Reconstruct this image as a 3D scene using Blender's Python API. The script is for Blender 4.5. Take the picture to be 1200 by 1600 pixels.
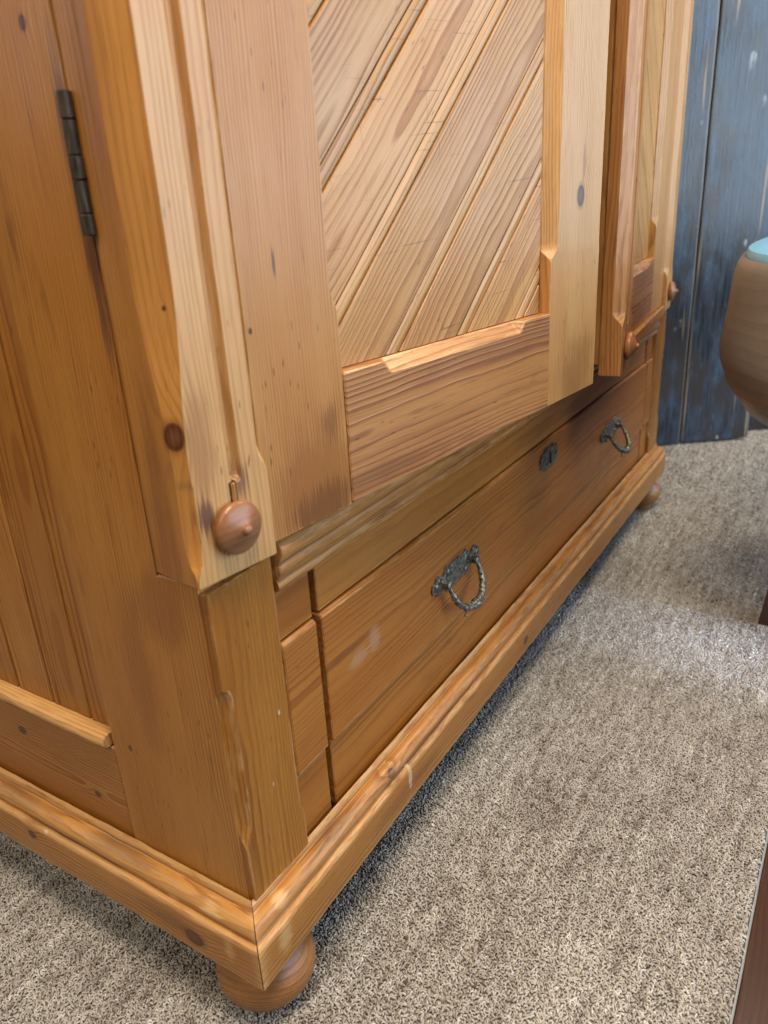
import bpy, bmesh, math, random
import numpy as np
from mathutils import Vector, Matrix, noise as mnoise

for o in list(bpy.data.objects):
    bpy.data.objects.remove(o)
S = bpy.context.scene
COL = S.collection
R = math.radians
V = Vector

# ------------------------------------------------------------------ camera
CAM = V((-0.35545, -0.39529, 0.73244))
YAW, PITCH, ROLL, FPX = R(57.2762), R(-22.12145), R(-3.40632), 1198.326
fw = V((math.sin(YAW) * math.cos(PITCH), math.cos(YAW) * math.cos(PITCH), math.sin(PITCH)))
rt = fw.cross(V((0, 0, 1))).normalized()
up = rt.cross(fw)
rr = math.cos(ROLL) * rt + math.sin(ROLL) * up
uu = -math.sin(ROLL) * rt + math.cos(ROLL) * up
cd = bpy.data.cameras.new('camera')
cam = bpy.data.objects.new('camera', cd)
COL.objects.link(cam)
cam.matrix_world = Matrix(((rr.x, uu.x, -fw.x, CAM.x), (rr.y, uu.y, -fw.y, CAM.y),
                           (rr.z, uu.z, -fw.z, CAM.z), (0, 0, 0, 1)))
cd.sensor_fit = 'VERTICAL'
cd.sensor_height = 36.0
cd.lens = FPX / 1600 * 36
cd.clip_start = .02
cd.clip_end = 60
cd.dof.use_dof = True
cd.dof.focus_distance = .86
cd.dof.aperture_fstop = cd.lens / 4.2
S.camera = cam

# ------------------------------------------------------------------ light
W = bpy.data.worlds.new('World')
S.world = W
W.use_nodes = True
bg = W.node_tree.nodes['Background']
bg.inputs[0].default_value = (1.0, .86, .70, 1)
bg.inputs[1].default_value = .035

def area(name, loc, target, sx, sy, watts, col, spread=180):
    l = bpy.data.lights.new(name, 'AREA')
    l.shape = 'RECTANGLE'
    l.size, l.size_y, l.energy, l.color = sx, sy, watts, col
    l.spread = R(spread)
    o = bpy.data.objects.new(name, l)
    COL.objects.link(o)
    o.location = loc
    o.rotation_euler = (V(target) - V(loc)).to_track_quat('-Z', 'Y').to_euler()
    return o
area('ceiling_lamp', (-.15, -.36, 2.05), (-.12, -.34, 0), .75, .55, 37, (1.0, .85, .64))
area('ceiling_lamp', (-1.9, .1, 2.5), (-.2, .1, .3), 1.1, 1.1, 28, (1.0, .84, .60))
area('ceiling_lamp', (1.85, -.75, 2.3), (1.75, -.45, 0), .6, .5, 26, (1.0, .86, .62))
area('window_lamp', (2.0, -3.0, 1.40), (2.0, 0, 1.40), 5.2, 2.0, 166, (.62, .80, 1.0))
area('rear_sheen_light', (-1.75, 2.35, 1.75), (-.1, .2, .9), 1.2, 1.3, 10, (.90, .93, 1.0))  # added light at the rear left, for sheen on the wardrobe side
area('window_gap_lamp', (.86, -2.7, 1.05), (.87, -.27, 0), .20, .12, .21, (.55, .70, 1.0), 5)

S.view_settings.view_transform = 'Standard'
S.view_settings.look = 'None'
S.view_settings.exposure = .13
S.view_settings.gamma = 1
S.render.engine = 'CYCLES'
S.cycles.max_bounces = 6
S.cycles.use_adaptive_sampling = True
S.cycles.adaptive_threshold = .02

# ------------------------------------------------------------------ node helpers
class NT:
    def __init__(s, name):
        s.m = bpy.data.materials.new(name)
        s.m.use_nodes = True
        s.t = s.m.node_tree
        s.t.nodes.clear()
    def n(s, typ, **k):
        x = s.t.nodes.new(typ)
        for a, b in k.items():
            setattr(x, a, b)
        return x
    def put(s, sock, v):
        if hasattr(v, 'is_output'):
            s.t.links.new(v, sock)
        elif v is not None:
            sock.default_value = v
    def ma(s, op, a, b=None, c=None, clamp=False):
        x = s.n('ShaderNodeMath', operation=op, use_clamp=clamp)
        for i, v in enumerate((a, b, c)):
            if v is not None:
                s.put(x.inputs[i], v)
        return x.outputs[0]
    def vm(s, op, a, b=None):
        x = s.n('ShaderNodeVectorMath', operation=op)
        s.put(x.inputs[0], a)
        if b is not None:
            s.put(x.inputs[1], b)
        return x.outputs[1] if op in ('LENGTH', 'DISTANCE', 'DOT_PRODUCT') else x.outputs[0]
    def attr(s, name, typ='GEOMETRY'):
        return s.n('ShaderNodeAttribute', attribute_name=name, attribute_type=typ)
    def noise(s, vec, scale=1.0, detail=2.0, rough=.5, dim='3D'):
        x = s.n('ShaderNodeTexNoise', noise_dimensions=dim)
        s.put(x.inputs['Vector'], vec)
        x.inputs['Scale'].default_value = scale
        x.inputs['Detail'].default_value = detail
        x.inputs['Roughness'].default_value = rough
        return x.outputs[0]
    def voro(s, vec, scale=1.0, feat='F1'):
        x = s.n('ShaderNodeTexVoronoi', feature=feat)
        s.put(x.inputs['Vector'], vec)
        x.inputs['Scale'].default_value = scale
        return x
    def ramp(s, f, pts, interp='LINEAR'):
        x = s.n('ShaderNodeValToRGB')
        r = x.color_ramp
        r.interpolation = interp
        while len(r.elements) < len(pts):
            r.elements.new(.5)
        for e, (p, c) in zip(r.elements, pts):
            e.position = p
            e.color = (c, c, c, 1) if isinstance(c, (int, float)) else (*c, 1)
        s.put(x.inputs[0], f)
        return x.outputs[0]
    def mr(s, v, a, b, c=0., d=1.):
        x = s.n('ShaderNodeMapRange', interpolation_type='SMOOTHSTEP')
        s.put(x.inputs[0], v)
        for i, q in enumerate((a, b, c, d)):
            x.inputs[i + 1].default_value = q
        return x.outputs[0]
    def mix(s, f, a, b, mode='MIX'):
        x = s.n('ShaderNodeMix', data_type='RGBA', blend_type=mode)
        s.put(x.inputs[0], f)
        for i, v in ((6, a), (7, b)):
            s.put(x.inputs[i], (*v, 1) if isinstance(v, tuple) and len(v) == 3 else v)
        return x.outputs[2]
    def sep(s, v):
        x = s.n('ShaderNodeSeparateXYZ')
        s.put(x.inputs[0], v)
        return x.outputs
    def comb(s, a, b, c):
        x = s.n('ShaderNodeCombineXYZ')
        for i, v in enumerate((a, b, c)):
            s.put(x.inputs[i], v)
        return x.outputs[0]
    def bump(s, h, strength, dist, nrm=None):
        x = s.n('ShaderNodeBump')
        x.inputs['Strength'].default_value = strength
        x.inputs['Distance'].default_value = dist
        s.put(x.inputs['Height'], h)
        if nrm is not None:
            s.put(x.inputs['Normal'], nrm)
        return x.outputs[0]
    def out(s, col, rough, nrm=None, **k):
        b = s.n('ShaderNodeBsdfPrincipled')
        s.put(b.inputs['Base Color'], (*col, 1) if isinstance(col, tuple) else col)
        s.put(b.inputs['Roughness'], rough)
        if nrm is not None:
            s.put(b.inputs['Normal'], nrm)
        for a, v in k.items():
            s.put(b.inputs[a.replace('_', ' ')], v)
        o = s.n('ShaderNodeOutputMaterial')
        s.t.links.new(b.outputs[0], o.inputs[0])
        return s.m

def pine(name, pale=(.47, .225, .058), late=(.23, .078, .015), freq=300., knots=(), stain=.5,
         scratch=0., rough=.36, fleck=0., contrast=.95, relief=.5, marks=(), wlo=.38, aged=False, sat=1.05):
    """waxed pine: growth rings round a pith axis that runs along gco.x"""
    t = NT(name)
    g = t.attr('gco').outputs['Vector']
    tone = t.attr('tone').outputs['Fac']
    wraw = t.attr('wear').outputs['Fac']
    wear = t.ma('MAXIMUM', wraw, 0.)
    X, Y, Z = t.sep(g)
    wob = t.noise(t.vm('MULTIPLY', g, (2.2, 5., 5.)), 1, 1)
    wob2 = t.noise(t.vm('MULTIPLY', g, (9., 22., 22.)), 1, 1)
    drift = t.ma('MULTIPLY', t.ma('SUBTRACT', wob, .5), .034)
    drift2 = t.ma('MULTIPLY', t.ma('SUBTRACT', wob2, .5), .0042)
    yy = t.ma('ADD', Y, drift)
    r = t.ma('SQRT', t.ma('ADD', t.ma('MULTIPLY', yy, yy), t.ma('MULTIPLY', Z, Z)))
    r = t.ma('ADD', r, drift2)
    kmask = None
    kring = None
    for (kx, ky, kr, *kz) in knots:
        dx = t.ma('MULTIPLY', t.ma('SUBTRACT', X, kx), .72)
        dy = t.ma('SUBTRACT', Y, ky)
        d = t.ma('SQRT', t.ma('ADD', t.ma('MULTIPLY', dx, dx), t.ma('MULTIPLY', dy, dy)))
        if kz:
            dz = t.ma('SUBTRACT', Z, kz[0])
            d = t.ma('SQRT', t.ma('ADD', t.ma('MULTIPLY', d, d), t.ma('MULTIPLY', dz, dz)))
        d = t.ma('ADD', d, t.ma('MULTIPLY', t.ma('SUBTRACT', wob2, .5), kr * .7))
        dn = t.ma('DIVIDE', d, kr)
        bulge = t.ma('EXPONENT', t.ma('MULTIPLY', t.ma('MULTIPLY', dn, dn), -.13))
        r = t.ma('ADD', r, t.ma('MULTIPLY', bulge, kr * 1.1))
        k = t.ramp(dn, [(0, .80), (.45, .90), (.78, 1.), (.98, .8), (1., .4)])
        k = t.ma('MULTIPLY', k, t.mr(dn, .92, 1.6, 1, 0))
        kmask = k if kmask is None else t.ma('MAXIMUM', kmask, k)
    vary = t.noise(t.comb(t.ma('MULTIPLY', r, 55.), t.ma('MULTIPLY', X, .5), 0.), 1, 1)
    ring = t.ma('FRACT', t.ma('ADD', t.ma('MULTIPLY', r, freq), t.ma('MULTIPLY', vary, 2.6)))
    lw = t.ramp(ring, [(0, .05), (.12, 0.), (.5, .22), (.8, .9), (.9, 1.), (.97, .4), (1., .05)])
    fib = t.noise(t.vm('MULTIPLY', g, (14., 560., 560.)), 1, 2, .65)
    big = t.noise(t.vm('MULTIPLY', g, (2.4, 16., 16.)), 1, 2)
    patch = t.noise(t.vm('MULTIPLY', g, (6., 9., 9.)), 1, 3, .6)
    strength = t.ma('MULTIPLY', t.mr(t.noise(t.vm('MULTIPLY', g, (3.1, 31., 31.)), 1, 0), .25, .75, .35, 1.), contrast)
    f = t.ma('MULTIPLY', lw, strength)
    f = t.ma('ADD', f, t.ma('MULTIPLY', t.ma('SUBTRACT', fib, .5), .85), clamp=True)
    col = t.mix(f, pale, late)
    col = t.mix(t.mr(big, .35, .75, 0, .42), col, tuple(c * q for c, q in zip(late, (1.25, 1.15, 1.1))))
    if aged:                     # the darker old board that wraps round the corner
        old = t.mix(f, (.47, .222, .058), (.24, .086, .019))
        old = t.mix(t.mr(big, .42, .64, 0, .6), old, (.22, .088, .030))
        col = t.mix(t.ma('MULTIPLY', t.ma('MAXIMUM', t.ma('MULTIPLY', wraw, -1.), 0.), 1., clamp=True), col, old)
    pore = t.mr(fib, .60, .74, 0, .38)
    col = t.mix(pore, col, (.11, .042, .016))
    # purple brown patina blotches, tight dark dashes
    blot = t.mr(t.noise(t.vm('MULTIPLY', g, (9., 46., 46.)), 1, 3, .62), .60, .76, 0, stain)
    col = t.mix(blot, col, (.17, .062, .030))
    dash = t.voro(t.vm('MULTIPLY', g, (34., 210., 210.)), 1).outputs['Distance']
    dm = t.ma('MULTIPLY', t.mr(dash, .06, .16, .85, 0), t.mr(patch, .49, .60, 0, 1))
    col = t.mix(dm, col, (.060, .022, .012))
    if kmask is not None:
        kc = t.mix(t.mr(fib, .3, .7), (.095, .030, .013), (.055, .018, .010))
        col = t.mix(kmask, col, kc)
    for (mx, my, rx, ry, mc, ms_) in marks:      # stains and smudges with a shape of their own
        ex = t.ma('DIVIDE', t.ma('SUBTRACT', X, mx), rx)
        ey = t.ma('DIVIDE', t.ma('SUBTRACT', Y, my), ry)
        e = t.ma('SQRT', t.ma('ADD', t.ma('MULTIPLY', ex, ex), t.ma('MULTIPLY', ey, ey)))
        e = t.ma('ADD', e, t.ma('MULTIPLY', t.ma('SUBTRACT', fib, .5), 2.0))
        e = t.ma('ADD', e, t.ma('MULTIPLY', t.ma('SUBTRACT', patch, .5), 2.2))
        e = t.ma('SUBTRACT', e, t.ma('MULTIPLY', t.ma('SUBTRACT', lw, .3), .35))
        col = t.mix(t.mr(e, .40, 1.05, ms_, 0), col, mc)
    # sanded pale fibres along rubbed edges
    we = t.ma('MULTIPLY', wear, t.mr(t.noise(t.vm('MULTIPLY', g, (26., 150., 150.)), 1, 3, .7), wlo, wlo + .36))
    col = t.mix(t.ma('MULTIPLY', we, .75), col, (.62, .38, .17))
    if scratch:
        w = t.comb(t.ma('ADD', t.ma('MULTIPLY', X, .75), t.ma('MULTIPLY', Y, .66)), t.ma('SUBTRACT', t.ma('MULTIPLY', Y, .75), t.ma('MULTIPLY', X, .66)), 0.)
        s1 = t.noise(t.vm('MULTIPLY', w, (7., 420., 1.)), 1, 2)
        s2 = t.noise(t.vm('MULTIPLY', w, (520., 5., 1.)), 1, 2)
        sc = t.ma('ADD', t.mr(s1, .665, .70), t.mr(s2, .68, .715), clamp=True)
        sc = t.ma('MULTIPLY', sc, t.mr(patch, .40, .60, .0, 1.))
        col = t.mix(t.ma('MULTIPLY', sc, scratch), col, (.13, .06, .04))
    if fleck:
        fl = t.voro(t.vm('MULTIPLY', g, (13., 24., 24.)), 1).outputs['Distance']
        fm = t.ma('MULTIPLY', t.mr(fl, .035, .06, fleck, 0), 1.)
        col = t.mix(fm, col, (.62, .50, .36))
    hs = t.n('ShaderNodeHueSaturation')
    t.put(hs.inputs['Color'], col)
    t.put(hs.inputs['Value'], tone)
    hs.inputs['Saturation'].default_value = sat
    hs.inputs['Hue'].default_value = .4965
    rg = t.ma('ADD', t.ma('MULTIPLY', t.ma('SUBTRACT', patch, .5), .42), t.ma('ADD', rough, t.ma('MULTIPLY', f, .16)))
    h = t.ma('ADD', t.ma('MULTIPLY', lw, .55), t.ma('MULTIPLY', fib, .7))
    nrm = t.bump(h, relief, .0007)
    nrm = t.bump(t.noise(t.vm('MULTIPLY', g, (7., 26., 26.)), 1, 1), .22, .004, nrm)
    return t.out(hs.outputs[0], rg, nrm, Specular_IOR_Level=.5)

PINE = pine('waxed_pine', fleck=0.)
PINE_RED = pine('waxed_pine_reddish', pale=(.40, .165, .038), late=(.215, .066, .012), freq=230., contrast=.8, stain=.5, relief=.35)
PINE_PANEL = pine('waxed_pine_scratched', pale=(.53, .305, .125), late=(.29, .130, .045), freq=230., sat=1.08, scratch=.8, stain=.3, contrast=.95, relief=.6)
PINE_MOULD = pine('waxed_pine_moulding', pale=(.44, .21, .062), late=(.21, .072, .016), freq=260., stain=.7, fleck=.5, rough=.40)
PINE_DARK = pine('old_pine_inside', pale=(.20, .085, .034), late=(.12, .045, .016), freq=260., rough=.55)

def simple_metal():
    t = NT('dark_pewter')
    c = t.n('ShaderNodeTexCoord').outputs['Object']
    n = t.noise(c, 260, 4, .6)
    n2 = t.noise(c, 900, 2)
    col = t.mix(t.mr(n, .35, .7), (.085, .082, .068), (.33, .325, .28))
    return t.out(col, t.mr(n, .3, .7, .30, .55), t.bump(t.ma('ADD', n, t.ma('MULTIPLY', n2, .4)), .22, .0006), Metallic=.8)
METAL = simple_metal()
def hinge_metal():
    t = NT('tarnished_brass')
    c = t.n('ShaderNodeTexCoord').outputs['Object']
    n = t.noise(t.vm('MULTIPLY', c, (500, 500, 60)), 1, 3)
    col = t.mix(t.mr(n, .3, .7), (.045, .036, .028), (.12, .10, .078))
    return t.out(col, .48, t.bump(n, .25, .0005), Metallic=.75)
HINGE = hinge_metal()
t = NT('keyhole_black')
BLACK = t.out((.006, .005, .004), .8)

# ------------------------------------------------------------------ mesh helpers
def link(o, parent=None):
    COL.objects.link(o)
    if parent is not None:
        o.parent = parent
    return o

def finish(bm, name, mat, parent, gfun=None, tone=1.0, angle=32, wl=None):
    bmesh.ops.recalc_face_normals(bm, faces=bm.faces)
    me = bpy.data.meshes.new(name)
    bm.to_mesh(me)
    bm.free()
    n = len(me.vertices)
    if gfun is not None:
        co = np.empty(n * 3, 'f')
        me.vertices.foreach_get('co', co)
        co = co.reshape(-1, 3)
        a = me.attributes.new('gco', 'FLOAT_VECTOR', 'POINT')
        a.data.foreach_set('vector', gfun(co).astype('f').ravel())
        b = me.attributes.new('tone', 'FLOAT', 'POINT')
        b.data.foreach_set('value', np.full(n, tone, 'f'))
    me.polygons.foreach_set('use_smooth', np.ones(len(me.polygons), bool))
    me.set_sharp_from_angle(angle=R(angle))
    me.materials.append(mat)
    return link(bpy.data.objects.new(name, me), parent)

def rsec(u0, u1, v0, v1, r=.0016, ch=None, inset=.005):
    """closed section, corners 0:(u0,v0) 1:(u1,v0) 2:(u1,v1) 3:(u0,v1); ch[i]=(du,dv) makes a chamfer"""
    ch = ch or {}
    cs = [(u0, v0, 0, 1, 1, 0), (u1, v0, -1, 0, 0, 1), (u1, v1, 0, -1, -1, 0), (u0, v1, 1, 0, 0, -1)]
    out = []
    for i, (u, v, ax, ay, bx, by) in enumerate(cs):
        du, dv = ch.get(i, (r, r))
        du, dv = max(du, r), max(dv, r)
        la = dv if ax == 0 else du
        lb = dv if bx == 0 else du
        p = (u + ax * la, v + ay * la)
        q = (u + bx * lb, v + by * lb)
        e = min(inset, .45 * abs(u1 - u0), .45 * abs(v1 - v0))
        out.append((p[0] + ax * e * .5, p[1] + ay * e * .5, 0.))
        out.append((*p, 1.))
        if i in ch:
            out.append(((p[0] + q[0]) / 2, (p[1] + q[1]) / 2, .15))
        else:
            k = .707
            c = (u + (ax + bx) * r, v + (ay + by) * r)
            out.append((c[0] - (ax + bx) * r * k, c[1] - (ay + by) * r * k, 1.))
        out.append((*q, 1.))
        out.append((q[0] + bx * e * .5, q[1] + by * e * .5, 0.))
    return out

Z3, X3, Y3 = V((0, 0, 1)), V((1, 0, 0)), V((0, 1, 0))
SEED = [0]
def sweep(name, parent, mat, O, A, B, C, L, sec, n=24, jit=.0002, cut='q', tone=1.0, e0=None, e1=None,
          ts=None, caps=True, clip=(), goff=None, angle=32, build=True):
    SEED[0] += 1
    rnd = random.Random(SEED[0] * 7 + 3)
    O, A, B, C = V(O), V(A).normalized(), V(B).normalized(), V(C).normalized()
    fs = sec if callable(sec) else (lambda t: sec)
    ts = ts or [i / n for i in range(n + 1)]
    end = .0012 / L
    ts = sorted(set([0.] + [max(0, min(1, q)) for q in ts if end * 1.5 < q < 1 - end * 1.5] + [end, 1 - end, 1.]))
    s0 = fs(0.)
    um = sum(p[0] for p in s0) / len(s0)
    vm = sum(p[1] for p in s0) / len(s0)
    bm = bmesh.new()
    wl = bm.verts.layers.float.new('wear')
    rings = []
    sd = SEED[0] * 3.17
    for ti, t in enumerate(ts):
        pts = fs(t)
        endc = (ti in (0, len(ts) - 1)) and caps
        ring = []
        for (u, v, w) in pts:
            a0 = e0(u, v) if e0 else 0.
            a1 = L + (e1(u, v) if e1 else 0.)
            a = a0 + (a1 - a0) * t
            if endc and not (e0 if ti == 0 else e1):
                u = um + (u - um) * (1 - .0011 / max(.004, abs(u - um) + 1e-6)) if abs(u - um) > .0015 else u
                v = vm + (v - vm) * (1 - .0011 / max(.004, abs(v - vm) + 1e-6)) if abs(v - vm) > .0015 else v
            q = O + A * a + B * u + C * v
            if jit:
                k = V((a * 45 + sd, u * 90, v * 90))
                q += B * mnoise.noise(k) * jit + C * mnoise.noise(k + V((9, 5, 2))) * jit
                k2 = V((a * 7 + sd, 3.3, 1.7))
                q += C * mnoise.noise(k2) * jit * 1.6
            vv = bm.verts.new(q)
            mw = max(0., .9 - abs(a - a0) * 75) if name == 'plinth_moulding' else 0.
            vv[wl] = w if w < 0 else max(w, mw, .9 if endc else 0.)
            ring.append(vv)
        rings.append(ring)
    m = len(rings[0])
    for a, b in zip(rings, rings[1:]):
        for i in range(m):
            j = (i + 1) % m
            bm.faces.new((a[i], a[j], b[j], b[i]))
    if caps:
        bm.faces.new(list(reversed(rings[0])))
        bm.faces.new(rings[-1])
    for (pc, pn) in clip:
        geom = bm.verts[:] + bm.edges[:] + bm.faces[:]
        res = bmesh.ops.bisect_plane(bm, geom=geom, dist=1e-6, plane_co=pc, plane_no=pn, clear_outer=True)
        ed = [e for e in res['geom_cut'] if isinstance(e, bmesh.types.BMEdge)]
        if ed:
            bmesh.ops.holes_fill(bm, edges=[e for e in ed if e.is_valid], sides=0)
    if goff is None:
        gx = rnd.uniform(-30, 30)
        if cut == 'q':
            goff = (gx, -um + rnd.choice((-1, 1)) * rnd.uniform(.10, .16), -vm + rnd.uniform(-.03, .03))
        else:
            goff = (gx, -um + rnd.uniform(-.02, .02), -vm + rnd.uniform(.022, .055))
    def gfun(co):
        d = co - np.array(O)
        return np.stack([d @ np.array(A) + goff[0], d @ np.array(B) + goff[1], d @ np.array(C) + goff[2]], 1)
    o = finish(bm, name, mat, parent, gfun, tone * rnd.uniform(.97, 1.03), angle)
    return o

def board(name, parent, mat, x, y, z, axis='x', cut='q', tone=1.0, r=.0014, n=10, jit=.00012, **k):
    if axis == 'x':
        return sweep(name, parent, mat, (x[0], 0, 0), X3, Z3, Y3, x[1] - x[0], rsec(z[0], z[1], y[0], y[1], r), n, jit, cut, tone, **k)
    if axis == 'z':
        return sweep(name, parent, mat, (0, 0, z[0]), Z3, X3, Y3, z[1] - z[0], rsec(x[0], x[1], y[0], y[1], r), n, jit, cut, tone, **k)
    return sweep(name, parent, mat, (0, y[0], 0), Y3, Z3, X3, y[1] - y[0], rsec(z[0], z[1], x[0], x[1], r), n, jit, cut, tone, **k)

def lathe(name, parent, mat, c, prof, seg=48, axis=(0, 0, 1), tone=1., goff=(0, 0, 0), gaxis='v', jit=0.):
    """prof: (radius, height) pairs, first and last closed with a fan"""
    q = V((0, 0, 1)).rotation_difference(V(axis))
    bm = bmesh.new()
    wl = bm.verts.layers.float.new('wear')
    rings = []
    for (r, h) in prof:
        ring = []
        for i in range(seg):
            a = 2 * math.pi * i / seg
            k = 1 + jit * mnoise.noise(V((math.cos(a) * 2, math.sin(a) * 2, h * 40)))
            ring.append(bm.verts.new(q @ V((r * k * math.cos(a), r * k * math.sin(a), h)) + V(c)))
        rings.append(ring)
    for a, b in zip(rings, rings[1:]):
        for i in range(seg):
            j = (i + 1) % seg
            bm.faces.new((a[i], a[j], b[j], b[i]))
    bm.faces.new(list(reversed(rings[0])))
    bm.faces.new(rings[-1])
    cc = np.array(c)
    if gaxis == 'v':
        g = lambda co: np.stack([co[:, 2] - cc[2] + goff[0], co[:, 0] - cc[0] + goff[1], co[:, 1] - cc[1] + goff[2]], 1)
    else:
        g = lambda co: np.stack([co[:, 0] - cc[0] + goff[0], co[:, 2] - cc[2] + goff[1], co[:, 1] - cc[1] + goff[2]], 1)
    return finish(bm, name, mat, parent, g, tone, 40)

def tag(o, label=None, cat=None, group=None, kind=None):
    for k, v in (('label', label), ('category', cat), ('group', group), ('kind', kind)):
        if v:
            o[k] = v
    return o

# ------------------------------------------------------------------ carpet and floor
def carpet_material(tuft):
    t = NT('loop_pile_carpet' if tuft else 'carpet_backing')
    if tuft:
        tint = t.attr('tint', 'INSTANCER').outputs['Fac']
        oc = t.n('ShaderNodeTexCoord').outputs['Object']
        tw = t.n('ShaderNodeTexWave')
        t.put(tw.inputs['Vector'], oc)
        tw.inputs['Scale'].default_value = 420
        col = t.ramp(tint, [(0, (.12, .092, .078)), (.16, (.26, .222, .195)), (.45, (.41, .375, .340)),
                            (.75, (.53, .495, .458)), (1, (.70, .67, .63))])
        col = t.mix(t.ma('MULTIPLY', tw.outputs[1], .18), col, (.20, .165, .14))
        return t.out(col, 1., None, Specular_IOR_Level=0.)
    c = t.n('ShaderNodeTexCoord').outputs['Object']
    n = t.noise(c, 330, 3, .6)
    v = t.voro(c, 260).outputs['Distance']
    col = t.ramp(n, [(.25, (.31, .278, .25)), (.5, (.41, .375, .34)), (.75, (.50, .46, .425))])
    return t.out(col, .95, t.bump(t.ma('ADD', v, n), .9, .004), Specular_IOR_Level=.1)
CARP_BACK, CARP_TUFT = carpet_material(False), carpet_material(True)

CY0 = -.384      # edge of the carpet on the aisle side
def sheet(name, x0, x1, y0, y1, z0, z1, mat, parent=None):
    bm = bmesh.new()
    bmesh.ops.create_cube(bm, size=1)
    for v in bm.verts:
        v.co = V((x0 + (v.co.x + .5) * (x1 - x0), y0 + (v.co.y + .5) * (y1 - y0), z0 + (v.co.z + .5) * (z1 - z0)))
    return finish(bm, name, mat, parent)
carpet = tag(sheet('carpet', -1.6, 3.4, CY0, 1.7, -.012, -.0035, CARP_BACK), kind='structure')

t = NT('carpet_binding')
c = t.n('ShaderNodeTexCoord').outputs['Object']
n = t.noise(t.vm('MULTIPLY', c, (120, 900, 900)), 1, 3)
BIND = t.out(t.mix(n, (.23, .19, .155), (.40, .35, .29)), .7, t.bump(n, .4, .0006))
bs = []
for i in range(13):
    a = -math.pi / 2 + math.pi * i / 12
    bs.append((-.0024 * math.cos(a) - .0008, .0052 * math.sin(a) - .0062, 0.))
sweep('edge_binding', carpet, BIND, (-1.6, CY0, 0), X3, Y3, Z3, 5.0, bs, 160, .0004)

def dark_wood(name, pale, late, freq=160., rough=.42):
    t = NT(name)
    g = t.attr('gco').outputs['Vector']
    X, Y, Z = t.sep(g)
    wob = t.noise(t.vm('MULTIPLY', g, (1.6, 6, 6)), 1, 3)
    r = t.ma('SQRT', t.ma('ADD', t.ma('MULTIPLY', Y, Y), t.ma('MULTIPLY', Z, Z)))
    ring = t.ma('FRACT', t.ma('ADD', t.ma('MULTIPLY', t.ma('ADD', r, t.ma('MULTIPLY', wob, .05)), freq), wob))
    fib = t.noise(t.vm('MULTIPLY', g, (16, 380, 380)), 1, 4, .65)
    f = t.ma('ADD', t.ma('MULTIPLY', ring, .45), t.ma('MULTIPLY', fib, .6), clamp=True)
    col = t.mix(f, pale, late)
    pn = t.noise(t.vm('MULTIPLY', g, (5, 14, 14)), 1, 4)
    col = t.mix(t.mr(pn, .45, .75, 0, .5), col, late)
    wear = t.attr('wear').outputs['Fac']
    col = t.mix(t.ma('MULTIPLY', wear, t.mr(fib, .4, .7, 0, .5)), col, tuple(min(1, q * 2.2) for q in pale))
    return t.out(col, t.ma('ADD', rough, t.ma('MULTIPLY', t.ma('SUBTRACT', pn, .5), .3)),
                 t.bump(t.ma('ADD', fib, t.ma('MULTIPLY', ring, .4)), .3, .0008))
WALNUT = dark_wood('dark_floor_wood', (.105, .046, .026), (.040, .017, .011))
floor_ = tag(sheet('wood_floor', -1.6, 3.4, -2.4, CY0 - .004, -.05, -.034, BLACK), kind='structure')
rndf = random.Random(5)
for k in range(6):
    y1 = CY0 - .0035 - k * .118
    xs = [-1.6, -.55 + .5 * rndf.random() - .9 * (k > 0) * rndf.random(), .95 + .6 * rndf.random(), 2.1 + .5 * rndf.random(), 3.4]
    for a, b in zip(xs, xs[1:]):
        board('floor_plank', floor_, WALNUT, (a + .0008, b - .0008), (y1 - .1165, y1), (-.034, -.0125), 'x', 'f', rndf.uniform(.85, 1.1), n=6)

# tufts of the carpet: points with size, turn and colour, instanced
def tuft_mesh(seed):
    rnd = random.Random(seed)
    bm = bmesh.new()
    N, K = 7, 5
    rings = []
    w, h, r = .0015 * rnd.uniform(.85, 1.2), .0025 * rnd.uniform(.85, 1.2), .00105
    lean = rnd.uniform(-.0007, .0007)
    for i in range(N):
        a = math.pi * i / (N - 1)
        p = V((-w * math.cos(a), lean * math.sin(a) + (i / (N - 1) - .5) * .0012, h * math.sin(a) ** .8 - .0024))
        d = V((math.sin(a), .2, math.cos(a) * h / w)).normalized()
        s = d.cross(V((0, 1, 0))).normalized()
        q = d.cross(s)
        rr_ = r * (1 + .18 * math.sin(i * 2.2 + seed))
        rings.append([bm.verts.new(p + (s * math.cos(b) + q * math.sin(b)) * rr_) for b in [2 * math.pi * j / K for j in range(K)]])
    for a, b in zip(rings, rings[1:]):
        for j in range(K):
            bm.faces.new((a[j], a[(j + 1) % K], b[(j + 1) % K], b[j]))
    bmesh.ops.recalc_face_normals(bm, faces=bm.faces)
    me = bpy.data.meshes.new('tuft_shape')
    bm.to_mesh(me)
    bm.free()
    me.polygons.foreach_set('use_smooth', np.ones(len(me.polygons), bool))
    me.materials.append(CARP_TUFT)
    return me
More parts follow.
